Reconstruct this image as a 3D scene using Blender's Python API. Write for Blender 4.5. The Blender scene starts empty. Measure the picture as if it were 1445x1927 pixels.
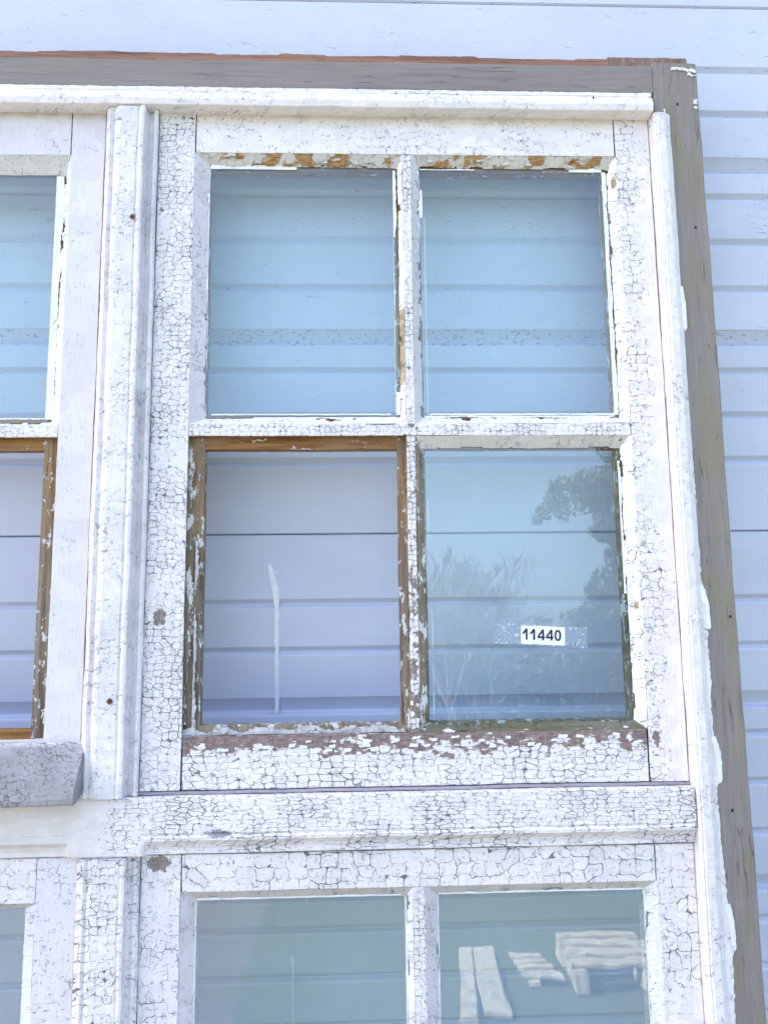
import bpy, bmesh, math, random
from mathutils import Vector, Matrix, noise, Euler
from math import radians as R

random.seed(7)
scene = bpy.context.scene
C = scene.collection

# ------------------------------------------------------------------ camera
LEAN = R(5.3)                               # the old window leans back against the wall
ROOT = Vector((0.0, -0.212, 1.5))           # origin of the window's own frame
LM = Matrix.Rotation(-LEAN, 3, 'X')         # window frame -> world
DC = 1.45                                   # metres from the sash face to the lens
rx, ry, rz = R(7.873), R(0.673), R(-2.136)
RC = Matrix.Rotation(rz, 3, 'Z') @ Matrix.Rotation(rx, 3, 'X') @ Matrix.Rotation(ry, 3, 'Y')
CAM = ROOT + LM @ Vector((0, -DC, 0))
cam = bpy.data.objects.new('camera', bpy.data.cameras.new('camera'))
C.objects.link(cam)
cam.data.sensor_fit = 'VERTICAL'
cam.data.sensor_height = 24.0
cam.data.lens = 24.0 * 1450 / 1927
cam.data.clip_start = 0.02
cam.data.clip_end = 500
cam.matrix_world = Matrix.Translation(CAM) @ (LM @ RC @ Matrix.Rotation(R(90), 3, 'X')).to_4x4()
scene.camera = cam

# ------------------------------------------------------------------ sky, sun, exposure
SUN_EL, SUN_AZ = R(44), R(-62)               # behind the shed: the window stands in open shade
w = bpy.data.worlds.new('World'); scene.world = w; w.use_nodes = True
nt = w.node_tree
sky = nt.nodes.new('ShaderNodeTexSky'); sky.sky_type = 'NISHITA'; sky.sun_disc = False
sky.sun_elevation = SUN_EL; sky.sun_rotation = SUN_AZ
sky.air_density = 1.0; sky.dust_density = 6.0; sky.ozone_density = 1.0
nt.nodes['Background'].inputs[1].default_value = 0.15
nt.links.new(sky.outputs[0], nt.nodes['Background'].inputs[0])
sl = bpy.data.lights.new('sun', 'SUN'); sl.energy = 3.5; sl.angle = R(0.5); sl.color = (1.0, 0.93, 0.82)
sun = bpy.data.objects.new('sun', sl); C.objects.link(sun)
sdir = Vector((math.sin(SUN_AZ) * math.cos(SUN_EL), math.cos(SUN_AZ) * math.cos(SUN_EL), math.sin(SUN_EL)))
sun.rotation_euler = sdir.to_track_quat('Z', 'Y').to_euler()
scene.view_settings.view_transform = 'Standard'
scene.view_settings.look = 'None'
scene.view_settings.exposure = 2.38
scene.view_settings.gamma = 1.0

# ------------------------------------------------------------------ small helpers
def on_window(x, y, Y=0.0):
    """point of the window's own frame seen at photo pixel x, y on the plane at depth Y"""
    d = RC @ Vector(((x - 722.5) / 1450, 1, -(y - 963.5) / 1450))
    k = (DC + Y) / d.y
    return d.x * k, d.z * k

def on_wall(x, y, Yw=0.0):
    d = LM @ (RC @ Vector(((x - 722.5) / 1450, 1, -(y - 963.5) / 1450)))
    k = (Yw - CAM.y) / d.y
    return CAM.x + d.x * k, CAM.z + d.z * k

def link(name, me, mats, parent=None):
    o = bpy.data.objects.new(name, me)
    for m in (mats if isinstance(mats, (list, tuple)) else [mats]):
        me.materials.append(m)
    C.objects.link(o)
    if parent: o.parent = parent
    return o

def empty(name, loc, label, cat, group=None):
    o = bpy.data.objects.new(name, None); C.objects.link(o)
    o.location = loc; o['label'] = label; o['category'] = cat
    if group: o['group'] = group
    return o

def n1(p, s, seed=0.0):
    return noise.noise(Vector((p[0] * s + seed, p[1] * s - seed * .7, p[2] * s + seed * 1.3)))

def chamfer(prof, r):
    """round the corners of a closed profile"""
    out = []
    n = len(prof)
    for i in range(n):
        a, b, c = Vector(prof[i - 1]), Vector(prof[i]), Vector(prof[(i + 1) % n])
        u, v = (a - b), (c - b)
        lu, lv = u.length, v.length
        u.normalize(); v.normalize()
        if u.dot(v) < -0.92 or min(lu, lv) < r * 1.5:
            out.append((tuple(b))); continue
        k = min(r, lu * .4, lv * .4)
        p0, p2 = b + u * k, b + v * k
        out.append(tuple(p0)); out.append(tuple((p0 + p2) / 2 * .45 + b * .55)); out.append(tuple(p2))
    return out

def prism(name, prof, axis, t0, t1, mats, parent, seg=.025, jit=.0007, r=.0012, mi=None, shape=None, seed=0., cap=True):
    """sweep a closed profile along z (prof = u,Y), x (prof = v,Y) with slightly uneven old-wood surfaces"""
    if r: prof = chamfer(prof, r)
    n = max(1, int(abs(t1 - t0) / seg)); k = len(prof)
    vs, fs, ms = [], [], []
    for i in range(n + 1):
        t = t0 + (t1 - t0) * i / n
        pr = shape(t, prof) if shape else prof
        for (a, b) in pr:
            p = Vector((a, b, t)) if axis == 'z' else Vector((t, b, a))
            if jit:
                q = Vector((n1(p, 9, seed), n1(p, 8, seed + 5), n1(p, 9, seed + 9))) * jit * 1.4
                q += Vector((n1(p, 45, seed + 2), n1(p, 45, seed + 7), n1(p, 45, seed + 3))) * jit * .6
                p = p + q
            vs.append(p)
    for i in range(n):
        for j in range(k):
            a, b = i * k + j, i * k + (j + 1) % k
            f = (a, b, b + k, a + k)
            fs.append(f); ms.append(mi(prof[j], prof[(j + 1) % k]) if mi else 0)
    if cap:
        fs.append(tuple(range(k))); ms.append(0)
        fs.append(tuple(n * k + j for j in range(k))); ms.append(0)
    me = bpy.data.meshes.new(name); me.from_pydata([tuple(v) for v in vs], [], fs)
    for p, m in zip(me.polygons, ms): p.material_index = m
    bm = bmesh.new(); bm.from_mesh(me); bmesh.ops.recalc_face_normals(bm, faces=bm.faces); bm.to_mesh(me); bm.free()
    return link(name, me, mats, parent)

def plate(name, pts, Y, thick, mat, parent, amp=.0012, step=.004, freq=110, plane='window', seed=0., lift=0.):
    """thin flake or film with an irregular outline lying on a surface; pts in (u, v), Y is its back"""
    out = []
    n = len(pts)
    for i in range(n):
        a, b = Vector(pts[i]), Vector(pts[(i + 1) % n])
        m = max(1, int((b - a).length / step))
        for j in range(m):
            p = a.lerp(b, j / m)
            q = Vector((p.x, 0, p.y))
            out.append((p.x + amp * (n1(q, freq, seed) + .5 * n1(q, freq * 2.3, seed + 4)) * 1.3,
                        p.y + amp * (n1(q, freq, seed + 8) + .5 * n1(q, freq * 2.3, seed + 3)) * 1.3))
    bm = bmesh.new()
    vs = [bm.verts.new((x, Y - thick - lift * (0.5 + n1((x, 0, z), 60, seed + 1)), z)) for x, z in out]
    f = bm.faces.new(vs)
    r = bmesh.ops.extrude_face_region(bm, geom=[f])
    for v in [g for g in r['geom'] if isinstance(g, bmesh.types.BMVert)]: v.co.y = Y
    bmesh.ops.triangulate(bm, faces=[g for g in bm.faces if len(g.verts) > 4])
    bmesh.ops.recalc_face_normals(bm, faces=bm.faces)
    me = bpy.data.meshes.new(name); bm.to_mesh(me); bm.free()
    return link(name, me, mat, parent)

def smear(name, p, q, Y, mat, parent, w0=.002, amp=.003, side=1, freq=30, step=.002, seed=0., th=.0005):
    """ragged line of paint left along the edge of a pane from p to q (u, v), reaching to one side; breaks where its width drops to nothing"""
    a, b = Vector(p), Vector(q); L = (b - a).length; d = (b - a) / L
    nrm = Vector((-d.y, d.x)) * side
    n = int(L / step)
    bm = bmesh.new(); prev = None
    for i in range(n + 1):
        s = a + d * (L * i / n)
        k = (s.x, 0, s.y)
        qn = n1(k, freq * .8, seed) ; qn = (round(qn * 3) / 3) * .7 + qn * .3
        ww = w0 + amp * (qn + .35 * n1(k, freq * 4, seed + 3) + .30 * n1(k, freq * 13, seed + 6))
        if ww < .0004: prev = None; continue
        off = .0005 * n1(k, 60, seed + 9)
        A = s + nrm * off; B = s + nrm * (off + ww)
        cur = [bm.verts.new((A.x, Y, A.y)), bm.verts.new((A.x, Y - th, A.y)), bm.verts.new((B.x, Y - th, B.y)), bm.verts.new((B.x, Y, B.y))]
        if prev:
            for j in range(4):
                bm.faces.new((prev[j], prev[(j + 1) % 4], cur[(j + 1) % 4], cur[j]))
        else: bm.faces.new(cur)
        prev = cur
    bmesh.ops.recalc_face_normals(bm, faces=bm.faces)
    me = bpy.data.meshes.new(name); bm.to_mesh(me); bm.free()
    if not me.polygons: return None
    return link(name, me, mat, parent)

# ------------------------------------------------------------------ node helpers
class NT:
    def __init__(s, name):
        s.m = bpy.data.materials.new(name); s.m.use_nodes = True
        s.t = s.m.node_tree; s.bs = s.t.nodes['Principled BSDF']; s.out = s.t.nodes['Material Output']
    def n(s, kind, **kw):
        o = s.t.nodes.new(kind)
        for k, v in kw.items():
            if k.startswith('i_'): o.inputs[int(k[2:])].default_value = v
            else: setattr(o, k, v)
        return o
    def l(s, a, b): s.t.links.new(a, b)
    def math(s, op, a, b=None, clamp=False, c=None):
        o = s.n('ShaderNodeMath', operation=op, use_clamp=clamp)
        for i, v in enumerate((a, b, c)):
            if v is None: continue
            if isinstance(v, (int, float)): o.inputs[i].default_value = v
            else: s.l(v, o.inputs[i])
        return o.outputs[0]
    def vmath(s, op, a, b=None, scale=None):
        o = s.n('ShaderNodeVectorMath', operation=op)
        for i, v in enumerate((a, b)):
            if v is None: continue
            if isinstance(v, (tuple, list)): o.inputs[i].default_value = v
            else: s.l(v, o.inputs[i])
        if scale is not None: o.inputs['Scale'].default_value = scale
        return o.outputs[0]
    def rng(s, v, a, b, c=0., d=1., smooth=False):
        o = s.n('ShaderNodeMapRange'); o.interpolation_type = 'SMOOTHSTEP' if smooth else 'LINEAR'
        s.l(v, o.inputs[0])
        for i, x in zip((1, 2, 3, 4), (a, b, c, d)): o.inputs[i].default_value = x
        return o.outputs[0]
    def mix(s, f, a, b):
        o = s.n('ShaderNodeMix', data_type='RGBA')
        if isinstance(f, (int, float)): o.inputs[0].default_value = f
        else: s.l(f, o.inputs[0])
        for i, v in ((6, a), (7, b)):
            if isinstance(v, tuple): o.inputs[i].default_value = (*v[:3], 1)
            else: s.l(v, o.inputs[i])
        return o.outputs[2]
    def noise(s, vec, scale, detail=3., rough=.55, dim='3D', color=False):
        o = s.n('ShaderNodeTexNoise', noise_dimensions=dim)
        s.l(vec, o.inputs['Vector']); o.inputs['Scale'].default_value = scale
        o.inputs['Detail'].default_value = detail; o.inputs['Roughness'].default_value = rough
        return o.outputs[1] if color else o.outputs[0]
    def bump(s, h, dist, strength=1.0):
        o = s.n('ShaderNodeBump'); o.inputs['Strength'].default_value = strength; o.inputs['Distance'].default_value = dist
        s.l(h, o.inputs['Height']); s.l(o.outputs[0], s.bs.inputs['Normal'])
    def obj(s): return s.n('ShaderNodeTexCoord').outputs['Object']

WOOD = ((.19, .145, .135), (.30, .25, .235))
def paint(name, base=(.80, .79, .80), tint=(.66, .63, .67), tint_amt=.35, grain='v', cell=(.011, .009), cracks=.55, width=.09,
          small=.5, peel=0., peel_grad=None, peel_size=None, spots=(), wood=WOOD, rough=.5, grainy=.3, stain=None, speck=.25, seed=0., relief=1., crack_grad=None, hair=.6):
    """old white paint: crackled, in places flaked off to the wood"""
    g = NT(name); P = g.obj()
    sep = g.n('ShaderNodeSeparateXYZ'); g.l(P, sep.inputs[0])
    X = g.math('ADD', sep.outputs[0], g.math('MULTIPLY', sep.outputs[1], .8))
    Z = g.math('ADD', sep.outputs[2], g.math('MULTIPLY', sep.outputs[1], .6))
    cmb = g.n('ShaderNodeCombineXYZ'); g.l(X, cmb.inputs[0]); g.l(Z, cmb.inputs[1]); cmb.inputs[2].default_value = seed
    Q = cmb.outputs[0]
    dis = g.vmath('SCALE', g.vmath('SUBTRACT', g.noise(Q, 30, 2, .5, color=True), (.5, .5, .5)), scale=.008)
    fine = g.vmath('SCALE', g.vmath('SUBTRACT', g.noise(Q, 260, 2, .6, color=True), (.5, .5, .5)), scale=.0022)
    Qd = g.vmath('ADD', g.vmath('ADD', Q, dis), fine)
    cx, cz = cell
    S1 = g.vmath('MULTIPLY', Qd, (1 / cx, 1 / cz, 1))
    def vor(S, feat):
        o = g.n('ShaderNodeTexVoronoi', voronoi_dimensions='2D', distance='MINKOWSKI', feature=feat)
        g.l(S, o.inputs['Vector']); o.inputs['Scale'].default_value = 1; o.inputs['Randomness'].default_value = .72; o.inputs['Exponent'].default_value = 7.
        return o
    a1, a2 = vor(S1, 'F1'), vor(S1, 'F2')
    d1 = g.math('SUBTRACT', a2.outputs['Distance'], a1.outputs['Distance'])
    S2 = g.vmath('MULTIPLY', Qd, (2.1 / cx, 1.9 / cz, 1))
    b1, b2 = vor(S2, 'F1'), vor(S2, 'F2')
    d2 = g.math('SUBTRACT', b2.outputs['Distance'], b1.outputs['Distance'])
    # where the film has cracked at all
    m_big = g.noise(Q, 11, 3, .6)
    m_mid = g.noise(g.vmath('ADD', Q, (3.1, 1.7, 0)), 110, 3, .6)
    wsum = g.math('ADD', g.math('ADD', g.math('MULTIPLY', m_big, 1.4), -.25), g.math('MULTIPLY', m_mid, 1.3))       # about 1.1
    if crack_grad:
        ax, v0, v1, p0, p1 = crack_grad
        wsum = g.math('ADD', wsum, g.rng(sep.outputs[{'x': 0, 'y': 1, 'z': 2}[ax]], v0, v1, p0, p1))
    w1 = g.rng(wsum, 1.45 - cracks * .55, 1.93 - cracks * .55, 0., width * .88)
    c1 = g.math('SUBTRACT', 1, g.math('DIVIDE', d1, g.math('ADD', w1, .0001), True), True)
    c1 = g.math('MULTIPLY', g.rng(c1, 0., .45), g.rng(w1, .0, width * .18))
    w2 = g.rng(wsum, 1.42 - small * .55, 1.9 - small * .55, 0., width * .9)
    c2 = g.math('SUBTRACT', 1, g.math('DIVIDE', d2, g.math('ADD', w2, .0001), True), True)
    c2 = g.math('MULTIPLY', g.rng(c2, 0., .6), g.math('MULTIPLY', g.rng(w2, .0, width * .25), .55))
    crack = g.math('MAXIMUM', c1, c2)
    if hair:
        for sc_, off, lo, k_ in (((34, 120, 1) if grain == 'v' else (120, 34, 1), 2.3, .50, 1.), ((90, 22, 1) if grain == 'v' else (22, 90, 1), 5.1, .54, .9)):
            hn = g.noise(g.vmath('ADD', g.vmath('MULTIPLY', Qd, sc_), (off, off * 2, 0)), 1.0, 2, .5)
            ln = g.math('ABSOLUTE', g.math('SUBTRACT', hn, .5))
            hm = g.noise(g.vmath('ADD', Q, (off, 0, 0)), 85, 2, .5)
            ln = g.math('MULTIPLY', g.rng(ln, .004, .020, 1, 0), g.math('MULTIPLY', g.rng(hm, lo, lo + .08), g.rng(wsum, 1.15 - cracks * .35, 1.35 - cracks * .35)))
            crack = g.math('MAXIMUM', crack, g.math('MULTIPLY', ln, hair * k_))
    # flakes that have fallen off, whole cells at a time
    cs = g.n('ShaderNodeSeparateColor'); g.l(a1.outputs['Color'], cs.inputs[0])
    cs2 = g.n('ShaderNodeSeparateColor'); g.l(b1.outputs['Color'], cs2.inputs[0])
    rnd = g.math('ADD', g.math('MULTIPLY', cs.outputs[0], .5), g.math('MULTIPLY', cs2.outputs[0], .35))
    pn = g.noise(g.vmath('MULTIPLY', Q, (1, 1.6, 1) if grain == 'h' else (1.6, 1, 1)), 22, 3, .55)
    thr = g.math('ADD', rnd, g.math('MULTIPLY', g.math('SUBTRACT', .5, pn), 1.6))
    lev = peel
    miss = None; prim = None
    if peel_grad:                                # (axis, v0, v1, amount at v0, amount at v1)
        ax, v0, v1, p0, p1 = peel_grad
        lv = g.rng(sep.outputs[{'x': 0, 'y': 1, 'z': 2}[ax]], v0, v1, p0, p1)
        miss = g.math('GREATER_THAN', lv, thr); prim = g.math('LESS_THAN', lv, g.math('ADD', thr, .07))
    elif peel > 0:
        miss = g.math('GREATER_THAN', float(peel), thr); prim = g.math('GREATER_THAN', g.math('ADD', thr, .06), float(peel))
    for (sx, sz, sw, sh) in spots:
        ex = g.math('DIVIDE', g.math('SUBTRACT', sep.outputs[0], sx), sw)
        ez = g.math('DIVIDE', g.math('SUBTRACT', sep.outputs[2], sz), sh)
        rr = g.math('SQRT', g.math('ADD', g.math('MULTIPLY', ex, ex), g.math('MULTIPLY', ez, ez)))
        rr = g.math('ADD', rr, g.math('MULTIPLY', g.math('SUBTRACT', m_mid, .5), 1.6))
        s_ = g.math('LESS_THAN', rr, 1.0)
        miss = s_ if miss is None else g.math('MAXIMUM', miss, s_)
    # colours
    gv = (1, .06, 1) if grain == 'v' else (.06, 1, 1)
    gr = g.noise(g.vmath('MULTIPLY', Q, gv), 420, 4, .6)
    big = g.noise(g.vmath('ADD', Q, (9.3, 4.4, 0)), 5, 4, .6)
    col = g.mix(g.rng(big, .35, .65, 0, tint_amt * 2), base, tint)
    col = g.mix(g.math('MULTIPLY', g.rng(gr, .5, .75), grainy), col, tuple(x * .72 for x in tint))
    sp = g.noise(Q, 330, 2, .6)
    col = g.mix(g.math('MULTIPLY', g.math('MULTIPLY', g.rng(sp, .64, .70), g.rng(m_big, .42, .62)), speck), col, (.20, .17, .18))
    cell_v = g.rng(cs.outputs[1], 0, 1, -.05, .05)
    hs = g.n('ShaderNodeHueSaturation'); g.l(col, hs.inputs['Color']); g.l(g.math('ADD', 1, cell_v), hs.inputs['Value'])
    col = hs.outputs[0]
    if stain:                                   # (colour, [(axis, v0, v1, amount)])
        for ax, v0, v1, amt in stain[1]:
            st = g.rng(sep.outputs[{'x': 0, 'y': 1, 'z': 2}[ax]], v0, v1, 0, 1, True)
            st = g.math('MULTIPLY', st, g.rng(g.noise(Q, 26, 4, .65), .32, .62, .25, 1))
            col = g.mix(g.math('MULTIPLY', st, amt), col, stain[0])
    col = g.mix(g.math('MULTIPLY', crack, .9), col, (.085, .10, .12))
    if miss is not None:
        wd = g.mix(g.rng(gr, .35, .65), wood[0], wood[1])
        wd = g.mix(g.rng(g.noise(Q, 90, 3, .6), .45, .7), wd, tuple(x * 1.25 for x in wood[1]))
        wd = g.mix(g.rng(g.noise(g.vmath('MULTIPLY', Q, gv), 900, 3, .6), .54, .60, 0, .6), wd, tuple(x * .35 for x in wood[0]))
        if prim is not None: wd = g.mix(g.math('MULTIPLY', prim, .55), wd, (.50, .45, .40))
        col = g.mix(miss, col, wd)
    g.l(col, g.bs.inputs['Base Color'])
    h = g.math('SUBTRACT', 1, g.math('MULTIPLY', crack, .9))
    curl = g.math('MULTIPLY', g.rng(d1, 0, .5, 1, 0), g.math('MULTIPLY', g.rng(w1, 0, width), .25))
    h = g.math('ADD', h, curl)
    h = g.math('ADD', h, g.math('MULTIPLY', gr, grainy * .9))
    h = g.math('ADD', h, g.math('MULTIPLY', g.noise(Q, 160, 4, .65), .55))
    h = g.math('ADD', h, g.math('MULTIPLY', g.noise(Q, 38, 3, .6), .9))
    if miss is not None:
        h = g.math('SUBTRACT', h, g.math('MULTIPLY', miss, 1.1))
    g.bump(h, .0014 * relief, .95)
    g.bs.inputs['Roughness'].default_value = rough
    g.bs.inputs['Specular IOR Level'].default_value = .35
    return g.m

def wood_mat(name, c0, c1, c2=None, grain='v', scale=260, bumpd=.0008, rough=.75, white=0., stain=.5, seed=0., splits=.6, zold=None):
    g = NT(name); P = g.vmath('ADD', g.obj(), (seed, seed * .3, 0))
    gv = (1, 1, .045) if grain == 'v' else (.045, 1, 1)
    Q = g.vmath('MULTIPLY', P, gv)
    a = g.noise(Q, scale, 5, .65)
    b = g.noise(Q, scale * .2, 3, .5)
    col = g.mix(g.rng(g.math('ADD', g.math('MULTIPLY', a, .6), g.math('MULTIPLY', b, .4)), .38, .62), c0, c1)
    if c2: col = g.mix(g.math('MULTIPLY', g.rng(g.noise(g.vmath('MULTIPLY', P, (1, 1, .3) if grain == 'v' else (.3, 1, 1)), 24, 4, .6), .46, .6), stain), col, c2)
    h = a
    if zold:
        sz = g.n('ShaderNodeSeparateXYZ'); g.l(g.obj(), sz.inputs[0])
        f_ = g.math('ADD', g.rng(sz.outputs[2], zold[0], zold[1], 0, 1), g.math('MULTIPLY', g.math('SUBTRACT', g.noise(P, 40, 4, .6), .5), .9), True)
        col = g.mix(f_, col, g.mix(g.rng(a, .35, .65), (.10, .075, .06), (.30, .25, .19)))
    if splits:
        sc_ = (60, 60, 2.2) if grain == 'v' else (2.2, 60, 60)
        sn = g.noise(g.vmath('MULTIPLY', g.vmath('ADD', P, g.vmath('SCALE', g.noise(P, 12, 2, .5, color=True), scale=.006)), sc_), 1.0, 2, .5)
        sp_ = g.math('MULTIPLY', g.rng(g.math('ABSOLUTE', g.math('SUBTRACT', sn, .52)), .002, .010, 1, 0), g.rng(g.noise(P, 9, 2, .5), .50, .56))
        col = g.mix(g.math('MULTIPLY', sp_, splits), col, tuple(x * .22 for x in c0)); h = g.math('SUBTRACT', h, g.math('MULTIPLY', sp_, splits * 1.5))
    if white:
        wn = g.noise(g.vmath('MULTIPLY', P, (1, 1, .5) if grain == 'v' else (.5, 1, 1)), 60, 5, .7)
        m = g.rng(wn, .66 - white * .25, .68 - white * .25)
        col = g.mix(m, col, (.68, .66, .66)); h = g.math('ADD', h, g.math('MULTIPLY', m, .8))
    sp = g.rng(g.noise(P, 240, 2, .5), .68, .73)
    col = g.mix(g.math('MULTIPLY', sp, .5), col, tuple(x * .3 for x in c0))
    g.l(col, g.bs.inputs['Base Color']); g.bs.inputs['Roughness'].default_value = rough
    g.bs.inputs['Specular IOR Level'].default_value = .3
    g.bump(h, bumpd, .8)
    return g.m

def flat(name, c, rough=.6, metal=0.):
    g = NT(name)
    P = g.obj(); nn = g.noise(P, 60, 4, .6)
    g.l(g.mix(g.rng(nn, .3, .7), tuple(x * .88 for x in c), tuple(min(1, x * 1.08) for x in c)), g.bs.inputs['Base Color'])
    g.bs.inputs['Roughness'].default_value = rough; g.bs.inputs['Metallic'].default_value = metal
    return g.m

# ------------------------------------------------------------------ materials
def wall_material():
    g = NT('white_coated_steel'); P = g.obj()
    sep = g.n('ShaderNodeSeparateXYZ'); g.l(P, sep.inputs[0])
    big = g.noise(g.vmath('MULTIPLY', P, (.5, 1, 1)), 2.2, 4, .6)
    col = g.mix(g.rng(big, .35, .65), (.66, .69, .84), (.585, .605, .745))
    fine = g.noise(g.vmath('MULTIPLY', P, (.02, 1, 1)), 300, 3, .6)
    col = g.mix(g.math('MULTIPLY', g.rng(fine, .5, .8), .12), col, (.55, .56, .62))
    # short horizontal rub marks, mostly high on the wall
    zf = g.rng(sep.outputs[2], 1.75, 2.2, .0, 1.)
    Q = g.vmath('ADD', P, g.vmath('SCALE', g.vmath('SUBTRACT', g.noise(P, 9, 3, .6, color=True), (.5, .5, .5)), scale=.05))
    s1 = g.noise(g.vmath('MULTIPLY', Q, (.055, .3, 1)), 330, 4, .7)
    m1 = g.noise(g.vmath('ADD', P, (4, 0, 7)), 16, 3, .65)
    m = g.math('MULTIPLY', g.rng(s1, .635, .68), g.rng(m1, .46, .56))
    m = g.math('MULTIPLY', m, zf)
    s2 = g.rng(g.noise(g.vmath('MULTIPLY', P, (.4, 1, 1)), 190, 2, .5), .735, .76)
    s3 = g.noise(g.vmath('MULTIPLY', Q, (.12, .3, 1)), 620, 3, .7)
    m3 = g.math('MULTIPLY', g.math('MULTIPLY', g.rng(s3, .60, .66), g.rng(g.noise(g.vmath('ADD', P, (9, 0, 1)), 7, 3, .6), .54, .60)), zf)
    band = g.math('MULTIPLY', g.rng(sep.outputs[2], 2.068, 2.075), g.rng(sep.outputs[2], 2.110, 2.103))
    sb = g.math('MULTIPLY', g.rng(g.noise(g.vmath('MULTIPLY', P, (.6, 1, 1)), 150, 3, .6), .58, .64), band)
    m = g.math('MAXIMUM', g.math('MAXIMUM', g.math('MULTIPLY', m, .95), g.math('MULTIPLY', m3, .7)), g.math('MAXIMUM', g.math('MULTIPLY', s2, .5), g.math('MULTIPLY', sb, .6)))
    grime = g.math('MULTIPLY', g.rng(g.noise(g.vmath('MULTIPLY', P, (.35, 1, 1.6)), 5, 5, .7), .5, .75), .22)
    col = g.mix(grime, col, (.50, .51, .55))
    col = g.mix(m, col, (.17, .20, .25))
    g.l(col, g.bs.inputs['Base Color'])
    g.bs.inputs['Roughness'].default_value = .42
    g.bs.inputs['Specular IOR Level'].default_value = .4
    g.bump(g.math('ADD', g.noise(P, 3, 2, .5), g.math('MULTIPLY', g.noise(P, 500, 2, .5), .015)), .004, .5)
    return g.m

def glass_material(name, tint=(.935, 1.0, 1.0), dirt=.03):
    g = NT(name); t = g.t
    t.nodes.remove(g.bs)
    P = g.obj()
    lw = g.n('ShaderNodeLayerWeight'); lw.inputs[0].default_value = .5
    nb = g.n('ShaderNodeBump'); nb.inputs['Distance'].default_value = .0016; nb.inputs['Strength'].default_value = .22
    g.l(g.noise(g.vmath('MULTIPLY', P, (1, 1, .7)), 9, 2, .5), nb.inputs['Height'])
    sch = g.math('ADD', .075, g.math('MULTIPLY', .95, g.math('POWER', lw.outputs['Facing'], 5)))
    tr = g.n('ShaderNodeBsdfTransparent'); tr.inputs[0].default_value = (*tint, 1)
    gl = g.n('ShaderNodeBsdfGlossy'); gl.inputs['Roughness'].default_value = .004; g.l(nb.outputs[0], gl.inputs['Normal'])
    df = g.n('ShaderNodeBsdfDiffuse'); df.inputs[0].default_value = (.62, .68, .72, 1)
    dn = g.noise(P, 7, 5, .65)
    m0 = g.n('ShaderNodeMixShader'); g.l(g.rng(dn, .35, .75, dirt * .3, dirt), m0.inputs[0]); g.l(tr.outputs[0], m0.inputs[1]); g.l(df.outputs[0], m0.inputs[2])
    m1 = g.n('ShaderNodeMixShader'); g.l(sch, m1.inputs[0]); g.l(m0.outputs[0], m1.inputs[1]); g.l(gl.outputs[0], m1.inputs[2])
    g.l(m1.outputs[0], g.out.inputs[0])
    return g.m

M = {}
M['steel'] = wall_material()
M['glass'] = glass_material('old_window_glass')
M['glass_low'] = glass_material('greenish_window_glass', (.89, .95, .955), .06)
M['grey'] = wood_mat('weathered_grey_paint', (.215, .185, .182), (.285, .25, .243), (.26, .23, .195), 'h', 200, .0006, .7, 0., .5)
M['grey_v'] = wood_mat('weathered_grey_paint_upright', (.215, .185, .178), (.285, .25, .238), (.25, .22, .15), 'v', 200, .0006, .7, 0., .7, 3.)
M['raw'] = wood_mat('bare_brown_timber', (.17, .08, .05), (.33, .18, .12), (.24, .13, .10), 'h', 320, .0012, .85)
M['raw_v'] = wood_mat('bare_end_grain', (.17, .10, .075), (.30, .20, .16), None, 'v', 320, .0012, .85)
M['putty_brown'] = wood_mat('old_brown_putty', (.22, .085, .02), (.45, .24, .08), (.40, .30, .17), 'h', 150, .0014, .6, .0)
M['rabbet_h'] = wood_mat('bare_rabbet_h', (.15, .05, .012), (.42, .22, .07), (.30, .20, .12), 'h', 150, .0016, .6, .22)
M['rabbet_v'] = wood_mat('bare_rabbet_v', (.17, .09, .035), (.38, .26, .14), (.20, .16, .12), 'v', 150, .0016, .65, .38, zold=(.16, .02))
M['rabbet_old'] = wood_mat('bare_rabbet_weathered', (.17, .12, .09), (.33, .26, .19), (.22, .20, .13), 'v', 150, .0016, .75, .5)
M['moss'] = wood_mat('mossy_putty', (.06, .058, .035), (.17, .155, .095), (.20, .195, .17), 'h', 120, .002, .9, .25)
WHT = (.86, .80, .805)
M['bead'] = paint('chalky_white_paint', WHT, (.70, .67, .70), .2, 'h', (.012, .007), .40, .10, .30, speck=.5, relief=1.3)
M['bead_v'] = paint('chalky_white_paint_upright', WHT, (.72, .69, .72), .2, 'v', (.010, .012), .36, .10, .25, speck=.3, relief=1.5, seed=2.)
M['rail_top'] = paint('white_paint_few_cracks', WHT, (.75, .72, .73), .2, 'h', (.036, .018), .56, .06, .05, hair=.7, speck=.15,
                      stain=((.56, .42, .28), [('z', .985, 1.024, .7)]), seed=4.)
M['stile'] = paint('white_crackled_paint_upright', WHT, (.74, .72, .76), .2, 'v', (.016, .0125), .98, .115, .55, speck=.15,
                   spots=[(-.363, .008, .011, .016)], seed=1.)
M['stile_right'] = paint('white_streaked_paint', WHT, (.73, .71, .75), .2, 'v', (.020, .017), .86, .10, .35, speck=.2, grainy=.5, seed=6., hair=.9,
                         crack_grad=('x', .565, .60, .0, -.35), stain=((.60, .36, .20), [('z', 1.0, 1.021, .5)]), spots=[(.553, -.225, .007, .014)])
M['stile_far'] = paint('smooth_lilac_paint', (.74, .71, .74), (.66, .62, .67), .3, 'v', (.05, .04), .08, .05, .0, speck=.15, grainy=.45, seed=3.,
                       stain=((.42, .30, .20), [('z', .990, 1.024, .8)]))
M['stile_low_far'] = paint('lilac_paint_few_splits', (.80, .765, .80), (.72, .69, .75), .25, 'v', (.034, .05), .50, .05, .0, speck=.1, grainy=.35, seed=41., hair=.8)
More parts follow.
